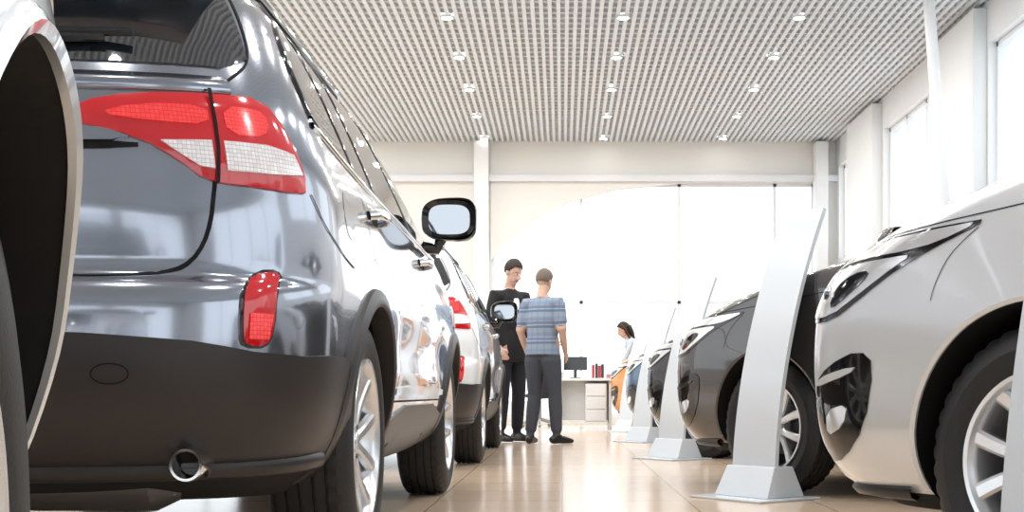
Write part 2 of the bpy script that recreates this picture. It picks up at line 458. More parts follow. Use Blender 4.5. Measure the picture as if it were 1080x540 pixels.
def make_suv(name,loc,rz,paintm,clad=True,sc=1.,wstyle=(5,True),mshell=None,wx=.80,round_front=False,rim=.245):
    rows=SUV if not round_front else [(r[0],r[1],r[2],r[3],r[4]*1.2,2.35,r[6],r[7]) for r in SUV]
    e=empty(name,loc,rz,sc); B=Body(rows,2.70,barrel=.035,flare=.02,sculpt=.022,scz=.68)
    R=.37
    B.mesh('body_shell',[paintm,M['void']],e,.33,.415,R)
    wheels(e,2.70,wx,R,.235,rim,*wstyle)
    P_=M['plastic'] if clad else paintm
    for sx in (1,-1):
        for yc in (0,2.70):
            arch_ring('wheel_arch_trim',B,yc,R,.405 if clad else .413,.462 if clad else .44,P_,e,sx,.012 if clad else .004,deep=.05 if clad else .004)
        if clad:
            patch('sill_cladding',B,'S',[(.42,.27),(2.28,.27),(2.26,.47),(.44,.47)],P_,e,sx,off=.010,rnd=1,step=.08)
            patch('door_moulding',B,'S',[(.55,.50),(2.2,.50),(2.2,.545),(.55,.545)],M['chrome'],e,sx,off=.006,rnd=1,step=.06)
        patch('side_glass',B,'S',[(-.50,1.22),(.1,1.165),(1.9,1.14),(2.08,1.15),(1.86,1.31),(1.52,1.47),(1.28,1.555),(.6,1.585),(-.10,1.575),(-.32,1.53),(-.46,1.38)],M['glass'],e,sx,off=.003,step=.045,rnd=1,skirt=.006)
        ribbon('window_trim_top',B,'S',[(-.48,1.24),(-.46,1.39),(-.32,1.545),(-.08,1.59),(.6,1.60),(1.28,1.572),(1.54,1.48),(2.1,1.16)],M['gloss'],e,sx,w=.022,thick=.008)
        ribbon('window_trim_belt',B,'S',[(-.50,1.215),(.1,1.158),(1.9,1.133),(2.1,1.14)],M['chrome'],e,sx,w=.02,thick=.009)
        for (a,b_) in (((.33,1.16),(.30,1.58)),((1.22,1.15),(1.10,1.57)),((-.02,1.17),(-.06,1.57))):
            ribbon('pillar',B,'S',[a,b_],M['gloss'],e,sx,w=.055,thick=.007,it=0)
        ribbon('door_gap_rear',B,'S',[(-.02,1.17),(.0,1.0),(.12,.88),(.36,.74),(.50,.60),(.52,.49)],M['seam'],e,sx)
        ribbon('door_gap_mid',B,'S',[(1.22,1.15),(1.26,.9),(1.24,.49)],M['seam'],e,sx)
        ribbon('door_gap_front',B,'S',[(2.10,1.12),(2.16,.9),(2.14,.49)],M['seam'],e,sx)
        ribbon('door_gap_sill',B,'S',[(.52,.487),(2.14,.487)],M['seam'],e,sx)
        handle(B,e,.16,1.06,sx,M['chrome']); handle(B,e,1.40,1.045,sx,M['chrome'])
        patch('fuel_flap' if sx<0 else 'quarter_gap',B,'S',[(-.38,.94),(-.24,.94),(-.24,1.07),(-.38,1.07)],paintm,e,sx,off=.0015,rnd=2,step=.05,skirt=.003)
        side_mirror(B,e,1.90,1.275,sx,mshell or M['gloss'],1.0,.112)
        b=MB(); pts=[]
        for i in range(13):
            y=-.45+i*.145; P,N=B.PN('S',y,1.60,sx); h=.055*min(1,min(i,12-i)/1.5)
            pts.append(Vector((P.x-sx*.02,y,P.z+h)))
        b.tube(pts,[(.014,.018)]*13,10); b.obj('roof_rail',[M['gloss']],e)
        L=[(.262,1.138),(.285,1.185),(.37,1.212),(.50,1.225),(.63,1.235),(.69,1.15),(.722,1.01),(.66,1.002),(.55,1.005),(.475,1.008),(.43,1.055),(.375,1.103)]
        patch('tail_lamp',B,'R',L,M['red'],e,sx,off=.006,dome=.010,step=.022,rnd=1,skirt=.02)
        patch('tail_lamp_band',B,'R',[(.31,1.150),(.37,1.178),(.49,1.188),(.49,1.140),(.40,1.138)],M['redl'],e,sx,off=.018,step=.022,rnd=1,skirt=.006)
        patch('tail_lamp_band_outer',B,'R',[(.52,1.19),(.60,1.195),(.622,1.17),(.60,1.125),(.52,1.12)],M['redl'],e,sx,off=.018,step=.022,rnd=1,skirt=.006)
        patch('tail_lamp_clear',B,'R',[(.405,1.094),(.488,1.102),(.488,1.036),(.463,1.040),(.43,1.068)],M['clearl'],e,sx,off=.0185,step=.022,rnd=0,skirt=.006)
        patch('tail_lamp_clear_outer',B,'R',[(.510,1.103),(.60,1.106),(.672,1.094),(.69,1.046),(.60,1.036),(.510,1.034)],M['clearl'],e,sx,off=.0185,step=.022,rnd=0,skirt=.006)
        ribbon('lamp_split',B,'R',[(.502,1.23),(.50,1.115),(.49,1.0)],M['seam'],e,sx,w=.009,off=.0195,it=1)
        ribbon('tailgate_gap',B,'R',[(.489,1.012),(.47,.88),(.43,.80),(.36,.783),(.25,.778),(0,.778)],M['seam'],e,sx,w=.010)
        ribbon('glass_side_gap',B,'R',[(.502,1.226),(.56,1.28),(.628,1.34),(.64,1.45),(.63,1.57)],M['seam'],e,sx,w=.007)
        Rf=[(.548,.625),(.588,.625),(.604,.66),(.608,.78),(.595,.805),(.555,.80),(.540,.77),(.540,.65)]
        patch('bumper_lamp_surround',B,'R',[( (a-.575)*1.18+.575,(z-.715)*1.07+.715) for a,z in Rf],M['gloss'],e,sx,off=.004,step=.02,rnd=1)
        patch('bumper_lamp',B,'R',Rf,M['red'],e,sx,off=.008,dome=.006,step=.02,rnd=1)
        patch('bumper_lamp_band',B,'R',[(.550,.64),(.590,.64),(.598,.70),(.550,.70)],M['redl'],e,sx,off=.016,step=.02,rnd=0,skirt=.004)
        ribbon('bumper_gap',B,'R',[(.735,1.01),(.80,.93),(.95,.885),(1.12,.86)],M['seam'],e,sx,w=.005)
        patch('headlamp',B,'F',[(.40,.80),(.60,.80),(.85,.86),(1.05,.95),(.95,.975),(.75,.95),(.45,.90)],M['clear'],e,sx,off=.005,dome=.006,step=.03,rnd=1)
        patch('fog_lamp_surround',B,'F',[(.45,.42),(.62,.42),(.66,.58),(.45,.56)],M['gloss'],e,sx,off=.005,step=.03,rnd=1)
    if clad:
        patch('bumper_cladding_rear',B,'R',[(-1.14,.34),(-.6,.335),(.6,.335),(1.14,.34),(1.155,.50),(1.10,.60),(.95,.615),(.62,.60),(.40,.645),(0,.66),(-.40,.645),(-.62,.60),(-.95,.615),(-1.10,.60),(-1.155,.50)],P_,e,1,off=.009,step=.045,rnd=1,skirt=.014)
        ribbon('bumper_lip',B,'R',[(-.9,.345),(0,.335),(.9,.345)],P_,e,1,w=.05,thick=.03)
        ct=[(.34+.026*math.cos(a*math.pi/9),.56+.022*math.sin(a*math.pi/9)) for a in range(19)]
        ribbon('tow_cover_gap',B,'R',ct,M['seam'],e,1,w=.003,off=.0105,it=0)
    patch('rear_glass',B,'R',[(-.62,1.31),(-.3,1.292),(.3,1.292),(.62,1.31),(.62,1.45),(.60,1.575),(.3,1.585),(-.3,1.585),(-.60,1.575),(-.62,1.45)],M['glass'],e,1,off=.004,step=.04,rnd=1,skirt=.008)
    ribbon('glass_lower_crease',B,'R',[(-.55,1.255),(-.3,1.24),(.3,1.24),(.55,1.255)],paintm,e,1,w=.05,thick=.010)
    patch('garnish',B,'R',[(-.375,1.095),(-.2,1.085),(.2,1.085),(.375,1.095),(.30,1.128),(0,1.14),(-.30,1.128)],paintm,e,1,off=.010,dome=.014,step=.03,rnd=1)
    patch('garnish_painted_shadow',B,'R',[(-.37,1.078),(-.2,1.066),(.2,1.066),(.37,1.078),(.37,1.095),(.2,1.085),(-.2,1.085),(-.37,1.095)],M['seam'],e,1,off=.002,step=.03,rnd=1,skirt=.004)  # dark strip paints in the shadow line below the garnish lip
    patch('licence_plate',B,'R',[(-.2,.90),(.2,.90),(.2,1.01),(-.2,1.01)],M['white'],e,1,off=.006,step=.05,rnd=0)
    patch('windscreen',B,'F',[(-.72,1.19),(0,1.175),(.72,1.19),(.74,1.38),(.72,1.56),(0,1.60),(-.72,1.56),(-.74,1.38)],M['glass'],e,1,off=.004,step=.05,rnd=1,skirt=.008)
    patch('grille',B,'F',[(-.34,.78),(.34,.78),(.34,.92),(-.34,.92)],M['gloss'],e,1,off=.006,step=.05,rnd=1)
    b=MB()
    secs=[]
    for i in range(21):
        x=-.62+1.24*i/20; bow=.10*(abs(x)/.62)**2.5
        secs.append([(x,-.80+bow,1.585),(x,-.83+bow,1.60),(x,-.80+bow,1.625),(x,-.45+bow*.2,1.665-.05*(x/.62)**2),(x,-.45,1.62-.04*(x/.62)**2)])
    vs=[p for s_ in secs for p in s_]; k=5
    fs=[(i*k+j,i*k+(j+1)%k,(i+1)*k+(j+1)%k,(i+1)*k+j) for i in range(20) for j in range(k)]+[tuple(range(k)),tuple(20*k+j for j in range(k))]
    b.add(vs,fs,0)
    b.obj('roof_spoiler',[paintm],e)
    b=MB(); P,N=B.PN('R',.0,1.31); P2,N2=B.PN('R',.33,1.345)
    b.ell(P+N*.015,(.03,.022,.03)); b.tube([P+N*.02,(P+P2)/2+N*.035,P2+N*.02],[.014,.012,.010],8)
    b.tube([(P*.6+P2*.4)+N*.020+Vector((0,0,.03)),P2+N*.020+Vector((.06,.012,.015))],[.013,.010],8)
    b.obj('rear_wiper',[M['gloss']],e)
    b=MB()
    b.box((-.5,-.7,.26),(.5,3.2,.34),0)
    b.tube([(-.66,0,.33),(.66,0,.33)],.05,12,0)
    for sx in (1,-1):
        b.tube([(sx*.62,-.02,.30),(sx*.30,.05,.28)],[.045,.04],10,0)
        b.tube([(sx*.50,-.12,.24),(sx*.50,-.12,.55)],[.05,.05],10,0)
    b.obj('underbody',[M['void']],e)
    b=MB()
    b.tube([(.15,-.66,.30),(.20,-.68,.30),(.50,-.68,.30),(.55,-.66,.30)],[.05,(.09,.075),(.09,.075),.05],20,0)
    b.tube([(.53,-.66,.30),(.60,-.76,.335),(.64,-.86,.35)],.025,12,0)
    b.lathe([(-.93,.031),(-.93,.037),(-.915,.040),(-.78,.040),(-.78,.031)],28,1,axis='Y',c=(.645,0,.352),closed=True)
    b.lathe([(-.84,.0005),(-.84,.034)],28,2,axis='Y',c=(.645,0,.352))
    b.obj('exhaust',[M['dalloy'],M['chrome'],M['void']],e)
    return e

# ------------------------------------------------------------------ compact car
CMP=[
 (.19,3.33,-.62,.72,.42,2.8,.4,2.8),
 (.26,3.47,-.76,.80,.44,2.8,.45,2.8),
 (.40,3.53,-.85,.85,.46,2.8,.48,2.8),
 (.55,3.54,-.88,.862,.46,2.8,.5,2.8),
 (.68,3.53,-.88,.866,.46,2.8,.5,2.8),
 (.79,3.47,-.87,.866,.46,2.8,.5,2.8),
 (.88,3.32,-.86,.862,.45,2.7,.5,2.8),
 (.96,3.08,-.85,.855,.44,2.7,.5,2.8),
 (1.03,2.72,-.84,.842,.40,2.6,.5,2.8),
 (1.09,2.36,-.82,.825,.36,2.6,.48,2.8),
 (1.17,2.00,-.75,.79,.33,2.7,.45,2.8),
 (1.28,1.66,-.62,.74,.33,2.7,.42,2.8),
 (1.40,1.30,-.45,.675,.33,2.7,.40,2.8),
 (1.46,1.05,-.34,.60,.32,2.7,.38,2.8),
 (1.50,.80,-.2,.48,.3,2.6,.35,2.8),
 (1.525,.58,-.02,.28,.25,2.5,.25,2.8),
 (1.53,.35,.15,.03,.08,2.2,.08,2.2)]
CS=1.06
def make_compact(name,wx,wy,rz,paintm,sc=CS):
    """(wx,wy): world position of the outer face of the front-left wheel"""
    lx,ly=-.85*sc,2.58*sc
    loc=(wx-(lx*math.cos(rz)-ly*math.sin(rz)), wy-(lx*math.sin(rz)+ly*math.cos(rz)),0)
    e=empty(name,loc,rz,sc); WB=2.58; B=Body(CMP,WB,barrel=.035,flare=.022,sculpt=.02,scz=.60,fz=(.62,.85)); R=.325
    B.mesh('body_shell',[paintm,M['void']],e,.25,.372,R)
    wheels(e,WB,.745,R,.205,.215,5,True)
    for sx in (1,-1):
        for yc in (0,WB): arch_ring('wheel_arch_lip',B,yc,R,.370,.385,paintm,e,sx,.003,deep=.004)
        patch('side_glass',B,'S',[(-.42,1.14),(.2,1.10),(1.88,1.095),(1.98,1.10),(1.66,1.24),(1.30,1.37),(1.1,1.415),(.5,1.44),(-.05,1.41),(-.28,1.30)],M['glass'],e,sx,off=.003,step=.05,rnd=1,skirt=.006)
        ribbon('window_trim',B,'S',[(-.45,1.13),(.2,1.092),(1.88,1.086),(2.0,1.09)],M['chrome'],e,sx,w=.016,thick=.007)
        for (a,b_) in (((.25,1.10),(.20,1.42)),((1.12,1.10),(1.0,1.42))):
            ribbon('pillar',B,'S',[a,b_],M['gloss'],e,sx,w=.06,thick=.006,it=0)
        ribbon('door_gap_rear',B,'S',[(.1,1.08),(.2,.8),(.44,.6),(.46,.32)],M['seam'],e,sx)
        ribbon('door_gap_mid',B,'S',[(1.12,1.06),(1.15,.8),(1.12,.32)],M['seam'],e,sx)
        ribbon('door_gap_front',B,'S',[(2.0,1.06),(2.07,.8),(2.05,.32)],M['seam'],e,sx)
        handle(B,e,.30,.93,sx,paintm); handle(B,e,1.28,.92,sx,paintm)
        side_mirror(B,e,1.72,1.085,sx,paintm,.8,.14)
        HL=[(.40,.735),(.62,.675),(.80,.680),(.90,.720),(1.00,.780),(1.09,.850),(1.13,.892),(1.02,.890),(.80,.877),(.42,.845)]
        patch('headlamp_housing',B,'F',HL,M['gloss'],e,sx,off=.003,step=.02,rnd=1)
        patch('headlamp_lens_edge',B,'F',[(.44,.836),(.80,.870),(1.02,.884),(1.115,.888),(1.06,.850),(.98,.838),(.85,.834),(.46,.803)],M['clear'],e,sx,off=.006,step=.02,rnd=1)
        patch('headlamp_reflector',B,'F',[(.45,.75),(.62,.688),(.79,.692),(.89,.733),(.99,.793),(1.03,.828),(.95,.826),(.80,.820),(.47,.79)],M['clear'],e,sx,off=.006,step=.02,rnd=1)
        patch('headlamp_dark_insert',B,'F',[(.77,.712),(.81,.715),(.90,.770),(.90,.80),(.82,.795),(.76,.765)],M['gloss'],e,sx,off=.009,step=.015,rnd=1)
        P,N=B.PN('F',.70,.755,sx); b=MB(); b.ell(P-N*.012,(.028,.028,.028)); b.obj('projector',[M['mirror']],e)
        patch('fog_surround',B,'F',[(.62,.30),(.78,.31),(.95,.40),(1.02,.56),(.95,.60),(.78,.56),(.64,.50)],M['gloss'],e,sx,off=.003,step=.025,rnd=1)
        patch('fog_lamp',B,'F',[(.72,.37),(.84,.40),(.88,.46),(.75,.44)],M['clear'],e,sx,off=.006,step=.02,rnd=1)
        patch('fog_blade',B,'F',[(.68,.50),(.90,.535),(.94,.56),(.70,.525)],paintm,e,sx,off=.007,step=.02,rnd=1)
        ribbon('bonnet_gap',B,'F',[(.42,.855),(.80,.885),(1.12,.91),(1.4,.945),(1.7,.985)],M['seam'],e,sx,w=.003)
        ribbon('bumper_gap',B,'F',[(1.13,.875),(1.16,.80),(1.18,.71)],M['seam'],e,sx,w=.002)
        patch('tail_lamp',B,'R',[(.35,.80),(.6,.78),(.85,.84),(.9,.92),(.6,.95),(.4,.93)],M['red'],e,sx,off=.006,step=.03,rnd=1)
    patch('grille',B,'F',[(-.38,.62),(0,.605),(.38,.62),(.38,.73),(0,.745),(-.38,.73)],M['gloss'],e,1,off=.005,step=.05,rnd=1)
    patch('lower_grille',B,'F',[(-.45,.28),(.45,.28),(.42,.43),(-.42,.43)],M['gloss'],e,1,off=.005,step=.05,rnd=1)
    ribbon('bumper_lip',B,'F',[(-1.0,.235),(0,.225),(1.0,.235)],M['plastic'],e,1,w=.04,thick=.02)
    patch('windscreen',B,'F',[(-.74,1.12),(0,1.105),(.74,1.12),(.74,1.40),(0,1.44),(-.74,1.40)],M['glass'],e,1,off=.004,step=.05,rnd=1,skirt=.008)
    patch('rear_glass',B,'R',[(-.6,1.12),(.6,1.12),(.6,1.40),(-.6,1.40)],M['glass'],e,1,off=.004,step=.05,rnd=1,skirt=.008)
    b=MB(); b.box((-.45,-.5,.17),(.45,3.0,.28)); b.obj('underbody',[M['void']],e)
    return e

make_suv('silver_grey_suv',(-1.50,3.77,0),0,M['paint_grey'],True,1.,(5,True),M['gloss'])
make_suv('white_crossover',(-1.46,9.3,0),0,M['paint_white'],True,.955,(5,True),M['gloss'])
r16=math.radians(14.5)
lw=Vector((.93,2.70)); off=Vector((lw.x*math.cos(r16)-lw.y*math.sin(r16), lw.x*math.sin(r16)+lw.y*math.cos(r16)))
make_suv('silver_crossover',(-.416-off.x,.98-off.y,0),r16,M['paint_silver'],False,1.,(5,True),M['paint_silver'],wx=.765,round_front=True,rim=.205)
r35=math.radians(35)
make_compact('pearl_white_car',1.135,2.95,r35,M['paint_pearl'])
make_compact('black_hatchback',1.05,6.42,r35,M['paint_black'])
make_compact('dark_grey_hatchback',1.12,6.42+3.56,r35,M['paint_dark'])
make_compact('blue_hatchback',1.12,6.42+7.12,r35,M['paint_blue'])
make_compact('orange_hatchback',1.08,6.42+10.68,r35,M['paint_orange'])

# ------------------------------------------------------------------ info stands
def stand(loc):
    e=empty('information_stand',(loc[0],loc[1],0),0)
    n=Vector((.8,.6,0)); wd=Vector((.6,-.8,0)); H=1.44
    V=[];F=[];k=28
    for i in range(k+1):
        t=i/k; z=.03+(H-.03)*t; ln=.36*t**1.9; hwid=.145-.01*t
        c=n*ln+Vector((0,0,z))
        tz=.36*1.9*t**.9/(H); nn=Vector((n.x,n.y,-tz)).normalized()*.012
        V += [c-wd*hwid-nn,c+wd*hwid-nn,c+wd*hwid+nn,c-wd*hwid+nn]
    F=[(i*4+j,i*4+(j+1)%4,(i+1)*4+(j+1)%4,(i+1)*4+j) for i in range(k) for j in range(4)]+[(0,1,2,3),(k*4,k*4+1,k*4+2,k*4+3)]
    mesh_obj('curved_panel',V,F,M['white'],e,True,None,40)
    b=MB(); mt=Matrix((( .6,.8,0,0),(-.8,.6,0,0),(0,0,1,0),(0,0,0,1)))
    b.box((-.24,-.21,0),(.24,.21,.012),0,mt)
    vs=[mt@Vector(p) for p in [(-.18,-.10,.012),(.18,-.10,.012),(.18,.16,.012),(-.18,.16,.012),(-.16,-.03,.16),(.16,-.03,.16),(.16,.10,.16),(-.16,.10,.16)]]
    b.add(vs,[(0,1,2,3),(4,5,6,7),(0,1,5,4),(1,2,6,5),(2,3,7,6),(3,0,4,7)],0)
    bevel(b.obj('base',[M['white']],e,False),.004,2)
for x,y in ((1.03,2.58),(.945,6.15),(.86,9.85),(.85,13.3),(.86,16.8)): stand((x,y))

# ------------------------------------------------------------------ room
XR=4.6; XL=-9.; YB=21.; YF=-7.; ZC=4.74
Wm=mat('wall_plaster',(.79,.78,.745),.6,var=.02,bscale=3)
Ww=mat('wall_white',(.79,.80,.80),.6,var=.02,bscale=3)
Fr=mat('window_frame',(.74,.76,.78),.4)
fm_=bpy.data.materials.new('floor_tiles'); fm_.use_nodes=True; nt=fm_.node_tree; bs=nt.nodes['Principled BSDF']
tc=nt.nodes.new('ShaderNodeTexCoord'); br=nt.nodes.new('ShaderNodeTexBrick')
br.offset=0; br.inputs['Scale'].default_value=1; br.inputs['Brick Width'].default_value=.6; br.inputs['Row Height'].default_value=.6
br.inputs['Mortar Size'].default_value=.005; br.inputs['Mortar Smooth'].default_value=.1
br.inputs['Color1'].default_value=(.64,.485,.355,1); br.inputs['Color2'].default_value=(.68,.525,.385,1); br.inputs['Mortar'].default_value=(.42,.32,.23,1)
nt.links.new(tc.outputs['Object'],br.inputs['Vector'])
nz=nt.nodes.new('ShaderNodeTexNoise'); nz.inputs['Scale'].default_value=6; nz.inputs['Detail'].default_value=6
mx=nt.nodes.new('ShaderNodeMix'); mx.data_type='RGBA'; mx.blend_type='MULTIPLY'; mx.inputs['Factor'].default_value=.12
nt.links.new(tc.outputs['Object'],nz.inputs['Vector']); nt.links.new(br.outputs['Color'],mx.inputs['A']); nt.links.new(nz.outputs['Fac'],mx.inputs['B'])
nt.links.new(mx.outputs['Result'],bs.inputs['Base Color']); bs.inputs['Roughness'].default_value=.17
b=MB(); b.box((XL,YF,-.1),(XR+.3,YB+.3,0)); b.obj('floor',[fm_],None,False)
b=MB(); b.box((-60,YB+.3,-.15),(60,90,-.05)); b.obj('exterior_ground',[mat('concrete',(.6,.6,.58),.8,var=.1,bscale=2)],None,False)

def wall_with_holes(name,axis,pos,th,a0,a1,z0,z1,holes,m,wn):
    xs=sorted(set([a0,a1]+[h[0] for h in holes]+[h[1] for h in holes])); zs=sorted(set([z0,z1]+[h[2] for h in holes]+[h[3] for h in holes]))
    b=MB()
    for i in range(len(xs)-1):
        for j in range(len(zs)-1):
            cx=(xs[i]+xs[i+1])/2; cz=(zs[j]+zs[j+1])/2
            if any(h[0]<cx<h[1] and h[2]<cz<h[3] for h in holes): continue
            if axis=='Y': b.box((xs[i],pos,zs[j]),(xs[i+1],pos+th,zs[j+1]))
            else: b.box((pos,xs[i],zs[j]),(pos+th,xs[i+1],zs[j+1]))
    b.obj(name,[m],None,False)
    global WN
    for h in holes:
        fb=MB(); vx,hz=h[4],h[5]; t=.05
        def bar(p0,p1,q0,q1):
            c=pos+th*.5
            if axis=='Y': fb.box((p0,c-.04,q0),(p1,c+.04,q1))
            else: fb.box((c-.04,p0,q0),(c+.04,p1,q1))
        bar(h[0],h[0]+t,h[2],h[3]); bar(h[1]-t,h[1],h[2],h[3]); bar(h[0],h[1],h[2],h[2]+t); bar(h[0],h[1],h[3]-t,h[3])
        for v in vx: bar(v-t/2,v+t/2,h[2],h[3])
        for v in hz: bar(h[0],h[1],v-t/2,v+t/2)
        fb.obj('window_%d'%WN,[Fr],None,False); WN+=1
WN=1
wall_with_holes('wall_back','Y',YB,.25,XL,XR+.25,0,ZC+.1,[(-1.2,4.25,.12,4.05,[.32,1.97,3.58],[2.05]),(-8,-1.8,.12,2.6,[-6,-4],[])],Wm,1)
wall_with_holes('wall_right','X',XR,.25,YF,YB,0,ZC+.1,[(15.25,17.9,2.75,4.3,[16.1,17.0],[]),(19.7,20.8,2.75,4.3,[],[]),(9.5,13.5,2.75,4.3,[10.8,12.1],[]),(4,8.,2.75,4.3,[6],[]),(-4,3,.5,4.25,[-2,0,1.5],[])],Ww,1)
wall_with_holes('wall_left','X',XL-.25,.25,YF,YB,0,ZC+.1,[(-5,2,.4,4.2,[-3,-1],[2.2]),(4,11,.4,4.2,[6,8],[2.2]),(13,19,.4,4.2,[15,17],[2.2])],Ww,1)
wall_with_holes('wall_front','Y',YF-.25,.25,XL,XR+.25,0,ZC+.1,[(-8,-4.6,.2,4.0,[-6.3],[2.6]),(-4.2,-.6,.2,4.0,[-2.4],[2.6]),(-.2,3.8,.2,4.0,[1.8],[2.6])],Ww,1)
pts=[(-1.2,2.75),(-.95,3.05),(-.5,3.42),(.1,3.72),(.9,3.93),(2.0,4.04),(2.4,4.06),(-1.2,4.06)]
V=[(x,YB-.02,z) for x,z in pts]+[(x,YB+.06,z) for x,z in pts]; n=len(pts)
mesh_obj('trim_1',V,[tuple(range(n)),tuple(range(n,2*n))]+[(i,(i+1)%n,n+(i+1)%n,n+i) for i in range(n)],Wm,None,False)
b=MB(); b.box((XL,YB-.12,4.06),(XR,YB,4.16)); b.obj('trim_2',[Fr],None,False)
for nm,x0,x1,y0,y1 in (('column',-1.46,-1.22,YB-.35,YB-.02),('column',XR-.15,XR,18.0,19.6),('column',XR-.15,XR,13.55,15.2),('column',4.2,4.4,YB-.3,YB-.02)):
    b=MB(); b.box((x0,y0,0),(x1,y1,ZC-.05)); b.box((x0-.03,y0-.03,0),(x1+(.03 if x1<4.3 else 0),y1,.12)); bevel(b.obj(nm,[Ww],None,False),.008)
b=MB(); b.tube([(4.40,13.2,.0),(4.02,13.2,2.6),(3.86,13.2,ZC)],.06,16); b.lathe([(0,.0005),(0,.13),(.02,.13),(.02,.0005)],24,0,axis='Z',c=(4.40,13.2,0)); b.obj('inclined_steel_strut',[Ww])
b=MB(); b.box((XL,YB-.02,0),(-1.5,YB,.1)); b.obj('baseboard_back',[Ww],None,False)
b=MB(); b.box((XR-.02,YF,0),(XR,YB-.4,.1)); b.obj('baseboard_right',[Ww],None,False)
cm=mat('ceiling_back',(.60,.645,.68),.7); cs=mat('ceiling_louvre',(.78,.82,.855),.4,.05); cs2=mat('ceiling_cross',(.68,.72,.76),.4,.05)
b=MB(); b.box((XL,YF,ZC+.04),(XR+.25,YB+.25,ZC+.14),0)
y=YF+.1
while y<YB: b.box((XL,y,ZC+.005),(XR,y+.025,ZC+.045),2); y+=.2
x=XL+.1
while x<XR: b.box((x,YF,ZC-.005),(x+.045,YB,ZC+.04),1); x+=.095
ceil=b.obj('ceiling',[cm,cs,cs2],None,False)
lm=mat('lamp_glow',(1,.97,.92),.5,emit=18)
b=MB(); lps=[]
for xi in range(-3,2):
    for yi in range(-7,5):
        lps.append((.68+1.97*xi,14.0+1.66*yi))
for yi in range(-7,5): lps.append((2.65,14+1.66*yi))
lps=list({(round(a,2),round(c,2)) for a,c in lps})
for X,Y in lps:
    b.lathe([(0,.0005),(0,.06)],20,1,axis='Z',c=(X,Y,ZC-.028))
    b.lathe([(0,.06),(-.010,.063),(-.010,.075),(.02,.078)],20,0,axis='Z',c=(X,Y,ZC-.02))
b.obj('ceiling_downlights',[Fr,lm])
ld=bpy.data.lights.new('downlight','AREA'); ld.shape='DISK'; ld.size=.16; ld.energy=23; ld.color=(1,.985,.965)
le=empty('downlight_lamps')
for X,Y in lps:
    if Y>20: continue
    o=link(bpy.data.objects.new('lamp',ld),le); o.location=(X,Y,ZC-.05)

# ------------------------------------------------------------------ desk at the back
dw=mat('desk_white',(.75,.77,.78),.3); dm=mat('desk_metal',(.35,.36,.38),.3,.8)
e=empty('reception_desk',(.32,18.6,0))
b=MB(); b.box((-.38,-.35,.70),(.42,.35,.74)); b.box((-.33,-.02,.12),(.36,.0,.70)); b.box((-.36,-.3,0),(-.32,.3,.70),0); b.box((.36,-.3,0),(.40,.3,.70),0)
b.box((.02,-.32,.10),(.33,.28,.66),0); b.box((.03,-.335,.48),(.32,-.32,.64),0); b.box((.03,-.335,.29),(.32,-.32,.46),0); b.box((.03,-.335,.11),(.32,-.32,.27),0)
bevel(b.obj('table',[dw,dm],e,False),.005)
b=MB(); b.box((-.30,-.02,.86),(.05,.02,1.06),0); b.box((-.15,0,.74),(-.10,.03,.88),0); b.box((-.2,-.08,.74),(-.05,.1,.755),0)
bevel(b.obj('monitor',[M['gloss']],e,False),.004)
b=MB(); 
for i,(x,h) in enumerate(((.12,.2),(.17,.22),(.215,.19),(.26,.21))): b.box((x,-.1,.74),(x+.038,.1,.74+h),i%2)
b.obj('binders',[mat('binder_red',(.5,.03,.04),.4),mat('binder_dark',(.05,.05,.06),.4)],e,False)
b=MB(); b.lathe([(0,.0005),(0,.035),(.09,.038),(.09,.032),(.01,.03),(.01,.0005)],20,0,axis='Z',c=(-.33,-.2,.74)); b.tube([(-.295,-.2,.815),(-.27,-.2,.80),(-.27,-.2,.77),(-.295,-.2,.755)],.006,8,0)
b.box((.33,-.25,.74),(.40,-.05,.80),1); b.box((-.02,-.28,.74),(.10,-.10,.752),0)
b.obj('desk_items',[M['white'],mat('box_pink',(.6,.2,.25),.5)],e,True)
e=empty('office_chair',(-.35,19.2,0),math.radians(200))
b=MB(); b.ell((0,0,.48),(.24,.24,.05),20,8,0); b.tube([(0,.20,.50),(0,.25,.62),(0,.24,.78),(0,.22,.92)],[(.05,.02),(.18,.03),(.21,.03),(.17,.02)],16,0,up=(1,0,0))
b.tube([(0,0,.45),(0,0,.10)],.03,12,1)
for i in range(5):
    a=2*math.pi*i/5; b.tube([(0,0,.12),(.26*math.cos(a),.26*math.sin(a),.07)],[.025,.015],8,1); b.ell((.26*math.cos(a),.26*math.sin(a),.03),(.028,.028,.03),10,6,1)
b.obj('chair_body',[mat('chair_fabric',(.03,.03,.035),.8),dm],e)

# ------------------------------------------------------------------ people
def remeshed(name,mb,vox,classify,mats,parent,smooth=4):
    o=mesh_obj('tmp',mb.v,mb.f,mats[0])
    r=o.modifiers.new('r','REMESH'); r.mode='VOXEL'; r.voxel_size=vox; r.use_smooth_shade=True
    s_=o.modifiers.new('s','SMOOTH'); s_.iterations=smooth; s_.factor=.5
    dg=bpy.context.evaluated_depsgraph_get(); me=bpy.data.meshes.new_from_object(o.evaluated_get(dg))
    bpy.data.objects.remove(o)
    me.materials.clear()
    for m in mats: me.materials.append(m)
    me.polygons.foreach_set('material_index',[classify(p.center) for p in me.polygons])
    me.polygons.foreach_set('use_smooth',[True]*len(me.polygons))
    return link(bpy.data.objects.new(name,me),parent)

skin=mat('skin',(.58,.36,.27),.5); lipm=mat('lips',(.45,.16,.14),.5); eyew=mat('eye_white',(.8,.8,.8),.2); eyeb=mat('iris',(.03,.02,.015),.2)
def lerp(a,b,t): return Vector(a)*(1-t)+Vector(b)*t

